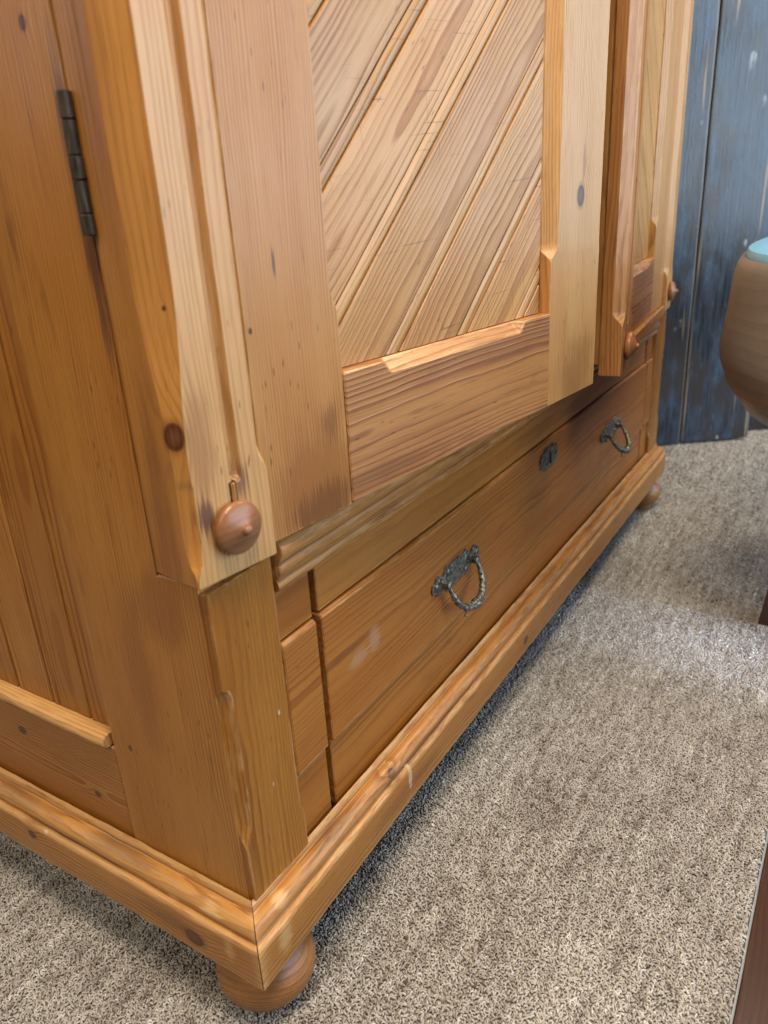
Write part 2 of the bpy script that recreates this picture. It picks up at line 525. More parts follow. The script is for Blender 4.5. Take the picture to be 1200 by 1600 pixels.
def build_pile():
    rng = np.random.default_rng(4)
    px, py = [], []
    for (x0, x1, y0, y1, sx, sy) in ((-.75, 1.62, CY0 + .002, .02, .0034, .0027), (-.75, .12, .02, .60, .0034, .0027),
                                      (1.62, 2.75, CY0 + .002, .45, .0050, .0040), (.12, 1.62, .02, .10, .0048, .0038)):
        gx, gy = np.meshgrid(np.arange(x0, x1, sx), np.arange(y0, y1, sy))
        gx = gx + (np.arange(gx.shape[0])[:, None] % 2) * sx * .5
        px.append((gx + rng.normal(0, sx * .24, gx.shape)).ravel())
        py.append((gy + rng.normal(0, sy * .24, gy.shape)).ravel())
    px, py = np.concatenate(px), np.concatenate(py)
    py = np.maximum(py, CY0 + .0008)
    n = len(px)
    def vn(fx, fy, seed):
        g = np.random.default_rng(seed).random((257, 257))
        u, v = px * fx + 400, py * fy + 400
        iu, iv = np.floor(u).astype(int), np.floor(v).astype(int)
        a, b = u - iu, v - iv
        a, b = a * a * (3 - 2 * a), b * b * (3 - 2 * b)
        G = lambda i, j: g[i % 257, j % 257]
        return (G(iu, iv) * (1 - a) + G(iu + 1, iv) * a) * (1 - b) + (G(iu, iv + 1) * (1 - a) + G(iu + 1, iv + 1) * a) * b
    tint = .50 + rng.normal(0, .095, n) + (vn(24, 210, 1) - .5) * .42 + (vn(95, 130, 2) - .5) * .30 + (vn(5, 7, 3) - .5) * .16
    dk = rng.random(n)
    tint = np.where(dk < .05, tint - .28, tint)
    tint = np.where(dk > .95, tint + .22, tint)
    tint = np.clip(tint, 0, 1)
    me = bpy.data.meshes.new('carpet_pile')
    me.vertices.add(n)
    co = np.stack([px, py, rng.normal(-.0006, .0005, n)], 1).astype('f')
    me.vertices.foreach_set('co', co.ravel())
    for nm, typ, key, arr in (('tint', 'FLOAT', 'value', tint.astype('f')),
                              ('siz', 'FLOAT', 'value', (rng.normal(1.0, .13, n) * np.where(px > 1.62, 1.4, 1)).astype('f')),
                              ('pick', 'INT', 'value', rng.integers(0, 5, n).astype('i')),
                              ('rot', 'FLOAT_VECTOR', 'vector', np.stack([rng.normal(0, .35, n), rng.normal(0, .35, n), rng.uniform(0, 6.28, n)], 1).astype('f').ravel())):
        me.attributes.new(nm, typ, 'POINT').data.foreach_set(key, arr)
    o = link(bpy.data.objects.new('carpet_pile', me))
    col = bpy.data.collections.new('tuft_shapes')
    for i in range(5):
        ob = bpy.data.objects.new('tuft_shape', tuft_mesh(i + 1))
        col.objects.link(ob)
    g = bpy.data.node_groups.new('pile', 'GeometryNodeTree')
    g.interface.new_socket('Geometry', in_out='INPUT', socket_type='NodeSocketGeometry')
    g.interface.new_socket('Geometry', in_out='OUTPUT', socket_type='NodeSocketGeometry')
    N = g.nodes.new
    gi, go = N('NodeGroupInput'), N('NodeGroupOutput')
    ci = N('GeometryNodeCollectionInfo')
    ci.inputs['Collection'].default_value = col
    ci.inputs['Separate Children'].default_value = True
    ci.inputs['Reset Children'].default_value = True
    ip = N('GeometryNodeInstanceOnPoints')
    ip.inputs['Pick Instance'].default_value = True
    def na(nm, typ):
        a = N('GeometryNodeInputNamedAttribute')
        a.data_type = typ
        a.inputs['Name'].default_value = nm
        return a.outputs[0]
    e2r = N('FunctionNodeEulerToRotation')
    L = g.links.new
    L(na('rot', 'FLOAT_VECTOR'), e2r.inputs[0])
    L(e2r.outputs[0], ip.inputs['Rotation'])
    L(na('siz', 'FLOAT'), ip.inputs['Scale'])
    L(na('pick', 'INT'), ip.inputs['Instance Index'])
    m2p = N('GeometryNodeMeshToPoints')
    L(gi.outputs[0], m2p.inputs[0])
    L(m2p.outputs[0], ip.inputs['Points'])
    L(ci.outputs[0], ip.inputs['Instance'])
    L(ip.outputs[0], go.inputs[0])
    md = o.modifiers.new('pile', 'NODES')
    md.node_group = g
    me.materials.append(CARP_TUFT)
    return o
pile = build_pile()
tag(pile, 'flecked beige and grey loop pile of the carpet', 'carpet', kind='stuff')

# ------------------------------------------------------------------ the wardrobe
XR, Z0, ZT = 1.4788, .1527, 1.86
DEPTH = .56
ward = link(bpy.data.objects.new('pine_wardrobe', None))
tag(ward, 'honey coloured pine wardrobe with two doors ajar, a long drawer and bun feet', 'wardrobe')

# --- carcass, inside
board('base_board', ward, PINE_DARK, (.02, XR - .02), (.03, DEPTH - .012), (.445, .462), 'x', 'f', n=4)
board('bottom_board', ward, PINE_DARK, (.02, XR - .02), (.03, DEPTH - .012), (.10, .118), 'x', 'f', n=4)
board('back_panel', ward, PINE_DARK, (.002, XR - .002), (DEPTH - .012, DEPTH), (.10, ZT), 'z', 'f', n=4)
board('top_board', ward, PINE, (-.004, XR + .004), (-.012, DEPTH + .004), (ZT, ZT + .022), 'x', 'f', n=4)
board('top_rail', ward, PINE, (.046, XR - .046), (.010, .032), (1.772, ZT - .001), 'x', 'q', n=4)

# --- left side: stile with the door return, rail, boarded panel
YS = .1553
def side_stile_sec(x0, x1):
    # u = y, v = x (0 = outer face)
    return lambda t: rsec(.047, YS, x0, x1, .0012, {1: (.0035, .0035)})
def stile_mat(name, goff, knots, **k):
    return pine(name, knots=[(a + goff[0], u + goff[1], r) for a, u, r in knots], **k)
go = (3.1, -.28, .01)
ms = stile_mat('waxed_pine_side', go, [(.135, .128, .0022), (.705, .075, .003)], stain=.6, pale=(.49, .240, .062), late=(.26, .098, .020), fleck=.3, marks=[(.57 + go[0], .052 + go[1], .12, .007, (.10, .040, .022), .8), (.30 + go[0], .05 + go[1], .035, .03, (.22, .085, .025), .5), (.20 + go[0], .09 + go[1], .10, .02, (.24, .09, .025), .5)])
# the long stile stops at the hinge line; below the door it runs on to the corner
long_sec = [(.0468, 0., .2), (.052, 0., 0.), (.10, 0., 0.), (YS - .006, 0., 0.), (YS - .0032, .0004, 1.), (YS - .0006, .0032, 1.), (YS, .0060, .3), (YS, .024, 0.), (.0468, .024, 0.)]
sweep('side_stile', ward, ms, (0, 0, .140), Z3, Y3, X3, ZT - .140, long_sec, 70, .0002, goff=go, tone=.98)
short_sec = [(.0036, .0, .3), (.008, 0., 0.), (.030, 0., 0.), (.0466, 0., .1), (.0466, .024, 0.), (.0036, .024, 0.)]
sweep('side_stile', ward, ms, (0, 0, .140), Z3, Y3, X3, .4725 - .140, short_sec, 26, .0002, goff=go, tone=.98)
sweep('side_stile', ward, PINE, (0, 0, .140), Z3, Y3, X3, ZT - .140, rsec(.44, DEPTH - .0125, 0, .024, .0012), 30, .0002)
gr = (8.4, -.20, .012)
mr_ = stile_mat('waxed_pine_side_rail', gr, [(.155, .228, .0045), (.045, .188, .0035), (.225, .215, .0035)], stain=.45, pale=(.43, .205, .052))
sweep('side_rail', ward, mr_, (0, YS + .0006, 0), Y3, Z3, X3, .44 - YS - .0012, rsec(.140, .2630, .0022, .024, .001), 20, .0002, goff=(gr[0] - .0, gr[1], gr[2]), tone=.97)
sweep('side_rail', ward, PINE, (0, YS + .0006, 0), Y3, Z3, X3, .44 - YS - .0012, rsec(1.74, ZT, .0022, .024, .001), 10, .0002)
# worn little moulding on the rail
ml = []
for i in range(9):
    a = math.pi * i / 8
    ml.append((.2715 - .0078 * math.cos(a), .0025 - .0088 * math.sin(a), .9 if 2 <= i else .4))
ml += [(.2793, .012, 0.), (.2637, .012, 0.)]
PINE_WORN = pine('rubbed_pine_moulding', pale=(.56, .33, .135), late=(.34, .16, .05), stain=.7, fleck=.8, rough=.5)
sweep('panel_moulding', ward, PINE_WORN, (0, YS + .004, 0), Y3, Z3, X3, .44 - YS - .006, ml, 70, .0011, cut='f', tone=1.08)
# vertical boards with a bead along one edge
def bead_section(w, thick, v0, bead=.0075, dq=.0030):
    """flat face at v0, quirk + bead on the high-u edge"""
    b = bead
    q = [(0.0005, v0 + .0024, 0.), (.0013, v0 + .0003, .3), (.0030, v0, .2), (.008, v0, 0.), (w * .5, v0, 0.), (w - b - .0075, v0, 0.),
         (w - b - .0036, v0 + .0001, .3), (w - b - .0029, v0 + .0007, .2), (w - b - .0021, v0 + dq, 0.), (w - b - .0014, v0 + .0009, .1)]
    for i in range(6):
        a = math.pi * (.12 + .76 * i / 5)
        q.append((w - b / 2 - .0008 - b / 2 * math.cos(a), v0 + .0013 - .0014 * math.sin(a), .3 if 2 <= i <= 3 else .1))
    q += [(w - .0005, v0 + .0024, 0.), (w - .0005, v0 + thick, 0.), (.0005, v0 + thick, 0.)]
    return q
pan = board('side_panel', ward, PINE_DARK, (.0200, .0238), (YS + .001, .439), (.264, 1.739), 'z', 'f', n=4)
yb = YS - .026
k = 0
while yb < .438:
    w = (.0625, .0565, .0585, .0605, .057)[k % 5]
    clips = [((0, YS + .0012, 0), (0, -1, 0)), ((0, .4385, 0), (0, 1, 0))]
    sec = [(u, v, ww) for u, v, ww in bead_section(w, .0105, .0085)]
    go_ = (k * 3.7 + 1, -.03 + .02 * (k % 3), .035)
    sweep('bead_board', pan, PINE, (0, yb, .2805), Z3, Y3, X3, 1.739 - .2805, sec, 30, .00025, goff=go_, tone=(.95, .9, .98, .92, .96)[k % 5], clip=clips)
    yb += w
    k += 1
# --- right side (turned away from the view)
board('side_panel', ward, PINE, (XR - .024, XR), (.047, DEPTH - .0125), (.140, ZT), 'z', 'f', n=6)

# --- lower corner posts
def post_lower(x0, x1, mirror):
    ts = [0, .05, .10, .14, .17, .20, .25, .4, .55, .70, .735, .755, .775, .80, .9, 1]
    z0, z1 = .140, .4655
    L = z1 - z0
    def sec(t):
        z = z0 + t * L
        def sm(a, b, x):
            q = max(0, min(1, (x - a) / (b - a)))
            return q * q * (3 - 2 * q)
        c = .0085 * sm(.212, .236, z) * (1 - sm(.374, .379, z)) + .0006
        e = .0050 * sm(.190, .204, z) + .0006
        if mirror:
            c, e = e, c
        return rsec(x0, x1, -.0045, .040, .0007, {0: (c, c), 1: (e, e * 1.4)})
    g = (5.2 + x0, -(x0 + x1) / 2 + .03, .05)
    m = pine('waxed_pine_post', fleck=.9, stain=.5, pale=(.37, .160, .034), late=(.18, .062, .011), rough=.24)
    return sweep('corner_post', ward, m, (0, 0, z0), Z3, X3, Y3, L, sec, ts=ts + [i / 40 for i in range(41)], jit=.00035, goff=g, tone=.95)
post_lower(.0006, .0804, False)
post_lower(XR - .0804, XR - .0006, True)

# --- moulded rail between drawer and doors
def arc(cx, cy, r, a0, a1, n, w=.3):
    return [(cx + r * math.cos(R(a0 + (a1 - a0) * i / n)), cy + r * math.sin(R(a0 + (a1 - a0) * i / n)), w) for i in range(n + 1)]
# section (u = z, v = y; front is negative)
rm = [(.4285, .030, 0), (.4285, -.001, .2), (.4300, -.0040, .7), (.4325, -.0052, .8), (.4350, -.0045, .5), (.4362, -.0030, .0),
      (.4372, -.0034, .1), (.4405, -.0062, .4), (.4440, -.0085, .6), (.4475, -.0092, .6), (.4505, -.0080, .3), (.4514, -.0066, 0),
      (.4524, -.0070, .2), (.4560, -.0110, .4), (.4600, -.0130, .8), (.4640, -.0124, .9), (.4664, -.0100, .7), (.4682, -.0050, .2), (.4700, .002, 0), (.4715, .030, 0)]
rm = [(.4285 + (u - .4285) * 1.19, v, w) for u, v, w in rm]
sweep('moulded_rail', ward, PINE_MOULD, (.0812, 0, 0), X3, Z3, Y3, XR - .1624, rm, 150, .0005, cut='f', tone=.92, angle=50)

# --- front of the drawer storey: drawer and its two fixed blocks
DX0, DX1 = .1375, XR - .1375
def band(name, parent, x0, x1, z0, z1, y, cutz='f', tone=1., g=None, mat=None, bev=.0016):
    return sweep(name, parent, mat or PINE_RED, (x0, 0, 0), X3, Z3, Y3, x1 - x0, rsec(z0, z1, y, y + .020, bev, {1: (bev * 1.7, bev * 2.0), 0: (bev, bev * 1.4)}), 60, .00022, cut=cutz, tone=tone, goff=g)
gd = (12.0, -.31, .045)
mdr = pine('waxed_pine_drawer', pale=(.40, .165, .038), late=(.215, .066, .012), freq=230., contrast=.8, stain=.5, relief=.35,
           marks=[(.055 + gd[0], .300 + gd[1], .016, .010, (.42, .27, .17), .5), (.085 + gd[0], .305 + gd[1], .012, .016, (.45, .30, .19), .45), (.03 + gd[0], .315 + gd[1], .05, .004, (.10, .03, .012), .5)])
drawer = band('drawer', ward, DX0 + .0015, DX1 - .0015, .2310, .3762, -.0016, g=gd, tone=.98, mat=mdr)
band('drawer_top_band', drawer, DX0 + .003, DX1 - .003, .3775, .4278, .0030, g=(15., -.40, .04), mat=pine('waxed_pine_band', pale=(.42, .190, .046), late=(.24, .085, .016), freq=240., contrast=.6), tone=.95)
band('drawer_bottom_band', drawer, DX0 + .002, DX1 - .002, .1480, .2296, .0030, g=(17., -.19, .05), tone=.96)
for side in (0, 1):
    a, b = (.0812, .1312) if side == 0 else (XR - .1312, XR - .0812)
    blk = band('fixed_block', ward, a, b, .2310, .3762, -.0010, g=(21. + side, -.31, .03), tone=.92)
    band('block_top_band', blk, a, b, .3775, .4278, .0030, g=(23. + side, -.40, .04), tone=.88)
    band('block_bottom_band', blk, a, b, .1480, .2296, .0030, g=(25. + side, -.19, .05), tone=.90)
board('drawer_frame', ward, PINE_DARK, (.082, XR - .082), (.0235, .029), (.142, .4275), 'x', 'f', n=4)

# --- metal fittings of the drawer
def plate_mesh(name, parent, outline, cx, cz, y0, th, mat, extra=None):
    bm = bmesh.new()
    n = len(outline)
    fr = [bm.verts.new((cx + u, y0 - th, cz + v)) for u, v in outline]
    ins = [bm.verts.new((cx + u * .93, y0 - th - .0007, cz + v * .88)) for u, v in outline]
    bk = [bm.verts.new((cx + u, y0, cz + v)) for u, v in outline]
    for i in range(n):
        j = (i + 1) % n
        bm.faces.new((bk[i], bk[j], fr[j], fr[i]))
        bm.faces.new((fr[i], fr[j], ins[j], ins[i]))
    bm.faces.new(ins)
    bm.faces.new(list(reversed(bk)))
    if extra:
        extra(bm)
    return finish(bm, name, mat, parent, angle=40)
def scallop_plate():
    # half outline, right half top from centre to tip (u, v)
    h = [(0, .0165), (.006, .0172), (.011, .0160), (.017, .0150), (.022, .0160), (.027, .0185), (.031, .0150), (.035, .0105), (.039, .0085), (.043, .0100),
         (.047, .0135), (.052, .0140), (.0555, .0110), (.0575, .0070), (.0610, .0085), (.0640, .0060), (.0655, .0)]
    top = [(-u, v) for u, v in reversed(h[1:])] + h
    bot = [(u, -v * (.85 if abs(u) > .03 else .95)) for u, v in reversed(top[1:-1])]
    return top + bot
def tube(bm, pts, rads, k=10):
    rings = []
    for i, (p, r) in enumerate(zip(pts, rads)):
        a = pts[max(i - 1, 0)]
        b = pts[min(i + 1, len(pts) - 1)]
        d = (V(b) - V(a)).normalized()
        s = d.cross(V((0, 1, .1))).normalized() if abs(d.y) < .95 else d.cross(V((0, 0, 1))).normalized()
        q = d.cross(s)
        rings.append([bm.verts.new(V(p) + (s * math.cos(2 * math.pi * j / k) + q * math.sin(2 * math.pi * j / k)) * r) for j in range(k)])
    for a, b in zip(rings, rings[1:]):
        for j in range(k):
            bm.faces.new((a[j], a[(j + 1) % k], b[(j + 1) % k], b[j]))
    bm.faces.new(list(reversed(rings[0])))
    bm.faces.new(rings[-1])
def ball(bm, c, r, sx=1, sy=1, sz=1, seg=10):
    res = bmesh.ops.create_uvsphere(bm, u_segments=seg, v_segments=seg - 2, radius=r)
    for v in res['verts']:
        v.co = V((v.co.x * sx, v.co.y * sy, v.co.z * sz)) + V(c)
def pull(cx, cz, tilt):
    y0 = -.0017
    def scroll(bm):          # raised scrolls and the two pins
        for s in (-1, 1):
            ball(bm, (cx + s * .0555, y0 - .003, cz + .003), .0042, sy=.5)
            ball(bm, (cx + s * .0240, y0 - .0028, cz + .0085), .0046, sy=.4)
            ball(bm, (cx + s * .0240, y0 - .0028, cz - .0075), .0040, sy=.4)
            ball(bm, (cx + s * .0485, y0 - .0028, cz + .008), .0036, sy=.45)
            tube(bm, [(cx + s * .0390, y0, cz - .001), (cx + s * .0390, y0 - .006, cz - .001), (cx + s * .0390, y0 - .0125, cz - .001), (cx + s * .0390, y0 - .0142, cz - .001)], [.0058, .0044, .0056, .003], 12)
    plate_mesh('handle_plate', drawer, scallop_plate(), cx, cz, y0, .0022, METAL, scroll)
    # pierced holes showing dark
    bm = bmesh.new()
    for s in (-1, 1):
        for (u, v, r) in ((.030, .0035, .0019), (.0335, -.003, .0016), (.027, -.001, .0016), (.051, .0015, .0017), (.060, -.001, .0014)):
            ball(bm, (cx + s * u, y0 - .0028, cz + v), r, sy=.25, sz=1.3, seg=8)
    finish(bm, 'handle_piercing', BLACK, drawer, angle=50)['kind'] = 'stuff'
    # swinging bail with beads
    bm = bmesh.new()
    pts, rads = [], []
    N = 56
    for i in range(N + 1):
        f = i / N
        a = math.pi * f
        u = -.0390 * math.cos(a) * (1 + .06 * math.sin(a))
        d = .043 * math.sin(a) ** .80
        pts.append((cx + u, y0 - .0105 - math.sin(tilt) * d, cz - .001 - math.cos(tilt) * d))
        e = abs(f - .5) * 2
        r = .0026 + .0016 * (1 - e)
        for c, w, h in ((0., .07, .0024), (.16, .035, .0015), (.27, .03, .0012), (.40, .045, .0012), (.52, .03, .0014), (.66, .05, .0012), (.80, .03, .0013)):
            r += h * math.exp(-((e - c) / w) ** 2)
        rads.append(r * 1.12)
    tube(bm, pts, rads, 10)
    for s in (-1, 1):      # little finials under the bail arms
        i = int(N * (.5 + s * .19))
        p = V(pts[i])
        tube(bm, [p, p + V((s * .002, -.001, -.0055)), p + V((s * .0025, -.0012, -.008))], [.0022, .0013, .0011], 8)
        ball(bm, p + V((s * .0027, -.0013, -.0098)), .0023)
    ball(bm, V(pts[N // 2]) + V((0, -.001, -.0035)), .0040)
    finish(bm, 'handle_bail', METAL, drawer, angle=60)
pull(.4145, .2985, R(24))
pull(XR - .3985, .2985, R(34))
# keyhole plate
es = [(0, .0175), (.008, .0165), (.013, .0190), (.020, .0170), (.026, .0125), (.031, .0135), (.036, .0100), (.038, .004), (.0405, 0)]
et = [(-u, v) for u, v in reversed(es[1:])] + es
eo = et + [(u, -v) for u, v in reversed(et[1:-1])]
def key_scroll(bm):
    for s in (-1, 1):
        for (u, v, r) in ((.014, .008, .0035), (.014, -.008, .0035), (.026, .0, .0045), (.034, .0, .0025), (.007, .012, .0025)):
            ball(bm, (.7405 + s * u, -.0042, .3475 + v), r, sy=.35)
plate_mesh('keyhole_plate', drawer, eo, .7405, .3475, -.0017, .0020, METAL, key_scroll)
bm = bmesh.new()
ball(bm, (.7405, -.0046, .3535), .0034, sy=.2)
tube(bm, [(.7405, -.0044, .3535), (.7405, -.0046, .3385)], [.0018, .0023], 8)
finish(bm, 'keyhole', BLACK, drawer, angle=50)

# --- plinth moulding with mitred corners (section: out, z)
PP = [(.0011, .1480, .0), (.0011, .1550, .9), (.0024, .1558, 1.), (.0046, .1530, .9), (.0054, .1490, .7), (.0056, .1466, .2), (.0070, .1456, .0), (.0092, .1459, .1),
      (.0130, .1450, .3), (.0166, .1424, .5), (.0190, .1388, .5), (.0200, .1346, .3), (.0194, .1312, .1), (.0180, .1292, .0), (.0186, .1284, .0),
      (.0210, .1280, .5), (.0234, .1264, 1.), (.0246, .1240, .9), (.0248, .1200, .0), (.0248, .1000, .0), (.0248, .0830, .1), (.0244, .0798, .8), (.0228, .0782, .6), (.014, .0782, 0), (.0011, .0782, 0)]
PP = [(a * .97, z, w) for a, z, w in PP]
# front: A = x, B = z, C = -y(out)
fsec = [(z, a, w) for a, z, w in PP]
gp = (31., -.05, .02)
mpf = pine('waxed_pine_plinth_front', pale=(.40, .180, .048), late=(.20, .066, .014), freq=240., stain=.7, fleck=.7, rough=.32, wlo=.28,
           marks=[(.012 + gp[0], .108 + gp[1], .010, .018, (.60, .38, .17), .6), (.020 + gp[0], .142 + gp[1], .010, .006, (.62, .40, .18), .7), (.12 + gp[0], .144 + gp[1], .07, .004, (.11, .045, .018), .6),
                  (.34 + gp[0], .130 + gp[1], .16, .003, (.09, .034, .014), .6), (.26 + gp[0], .100 + gp[1], .09, .010, (.20, .075, .022), .5), (.70 + gp[0], .14 + gp[1], .18, .006, (.13, .050, .020), .5), (.245 + gp[0], .112 + gp[1], .0035, .016, (.60, .45, .30), .7)],
           knots=[(.215 + gp[0], .139 + gp[1], .005), (.60 + gp[0], .10 + gp[1], .006)])
gs = (37., -.05, .02)
mps = pine('waxed_pine_plinth_side', pale=(.47, .235, .068), late=(.23, .082, .018), freq=240., stain=.85, fleck=.9, rough=.40, wlo=.18,
           marks=[(.035 + gs[0], .139 + gs[1], .014, .006, (.70, .48, .23), .85), (.085 + gs[0], .131 + gs[1], .010, .004, (.66, .44, .20), .7), (.012 + gs[0], .110 + gs[1], .008, .02, (.62, .40, .18), .6),
                  (.155 + gs[0], .144 + gs[1], .06, .005, (.10, .050, .024), .6), (.33 + gs[0], .142 + gs[1], .05, .006, (.12, .056, .024), .55), (.22 + gs[0], .129 + gs[1], .09, .003, (.08, .036, .016), .6), (.09 + gs[0], .104 + gs[1], .05, .012, (.17, .070, .024), .55)],
           knots=[(.058 + gs[0], .098 + gs[1], .0085), (.30 + gs[0], .11 + gs[1], .005)])
sweep('plinth_moulding', ward, mpf, (0, 0, 0), X3, Z3, -Y3, XR, fsec, 170, .0005, goff=gp, e0=lambda u, v: -v, e1=lambda u, v: v, angle=28, tone=.98)
sweep('plinth_moulding', ward, mps, (0, 0, 0), Y3, Z3, -X3, DEPTH, fsec, 110, .0006, goff=gs, e0=lambda u, v: -v + .0004, e1=lambda u, v: 0, angle=28, tone=1.03)
sweep('plinth_moulding', ward, mpf, (XR, 0, 0), Y3, Z3, X3, DEPTH, fsec, 40, .0005, goff=(41., -.05, .02), e0=lambda u, v: -v + .0004, e1=lambda u, v: 0, angle=28)

# --- bun feet
FP = [(.018, .0795), (.033, .0785), (.034, .075), (.031, .072), (.034, .066), (.0420, .057), (.0478, .048), (.0496, .040), (.0490, .032), (.0455, .0225),
      (.0395, .0150), (.0335, .0110), (.0305, .0090), (.0300, .0010), (.0295, -.004)]
mfoot = pine('waxed_pine_foot', pale=(.32, .160, .058), late=(.20, .085, .028), freq=200., stain=.5, rough=.40)
for (x, y) in ((.026, .021), (XR - .026, .021), (.026, DEPTH - .05), (XR - .026, DEPTH - .05)):
    lathe('bun_foot', ward, mfoot, (x, y, 0), FP, 64, goff=(x * 9 + 2, .05, .02), gaxis='h', jit=.006, tone=.95)

# --- doors ---------------------------------------------------------------
TH1, TH2, YH, YD = 8.80, 5.27, .04602, -.00273
FACE = -YH + YD          # local y of the door face
ZB = .4745               # bottom of the doors
ZD = 1.770

def sm(a, b, x):
    q = max(0., min(1., (x - a) / (b - a)))
    return q * q * (3 - 2 * q)

def flute_post(name, parent, x0, x1, yf, yb, corner, mat, goff, cl, cr, fl, z0=ZB, tone=1.04):
    """fluted post: chamfers stopped near the bottom; cl/cr: chamfer widths left and right; fl = flute centre"""
    L = ZD - z0
    tz = sorted(set([z0 + L * i / 70 for i in range(71)] + [.478, .484, .49, .535, .545, .548, .5505, .553, .556, .560, .565, .572, .58, .60, .62, .64, .66, .68, .70]))
    def sec(t):
        z = z0 + t * L
        up_ = sm(.5525, .556, z)
        c0 = cl * (up_ * (.40 + .60 * sm(.565, .70, z)) if corner == 'l' else sm(.545, .565, z)) + (.0075 * sm(.480, .500, z) * (1 - up_) if corner == 'l' else 0) + .0008
        c1 = cr * sm(.545, .566, z) + .0008
        dp = .0062 * sm(.544, .552, z)
        b = rsec(x0, x1, yf, yb, .0008, {0: (c0, c0 * (1.15 if corner == 'l' else 1.)), 1: (c1, c1)})
        # insert the flute into the front run: between corner 0 and corner 1
        f = [(fl - .0090, yf, 0.), (fl - .0068, yf, .6), (fl - .0056, yf + dp * .16, .5), (fl - .0050, yf + dp * .10, .4), (fl - .0040, yf + dp * .75, 0.), (fl - .0012, yf + dp, 0.),
             (fl + .0020, yf + dp, 0.), (fl + .0042, yf + dp * .6, 0.), (fl + .0052, yf, .6), (fl + .0085, yf, 0.)]
        if corner == 'l':
            q3 = b[3]
            near = (q3[0] * .96 + b[2][0] * .04, q3[1] * .96 + b[2][1] * .04, -1.)
            b = [(u, v, -1.) for u, v, w in b[:3]] + [near] + b[3:-3] + [(u, v, -1.) for u, v, w in b[-3:]]
            return b[:6] + f + b[6:]
        return b[:5] + f + b[5:]
    return sweep(name, parent, mat, (0, 0, z0), Z3, X3, Y3, L, sec, ts=[(q - z0) / L for q in tz], jit=.00035, goff=goff, tone=tone, angle=26)

def knob(parent, x, y, z, tone=.9):
    pr = [(.0170, .0), (.0190, .0010), (.0203, .0034), (.0207, .0056), (.0204, .0072), (.0192, .0084), (.0165, .0099), (.0130, .0114), (.0095, .0128), (.0065, .0140), (.0046, .0149), (.0037, .0156),
          (.0038, .0165), (.0036, .0176), (.0027, .0184), (.0012, .0187)]
    m = KNOB
    return lathe('knob', parent, m, (x, y, z), pr, 48, (0, -1, 0), tone, (4., .05, .03), 'h')

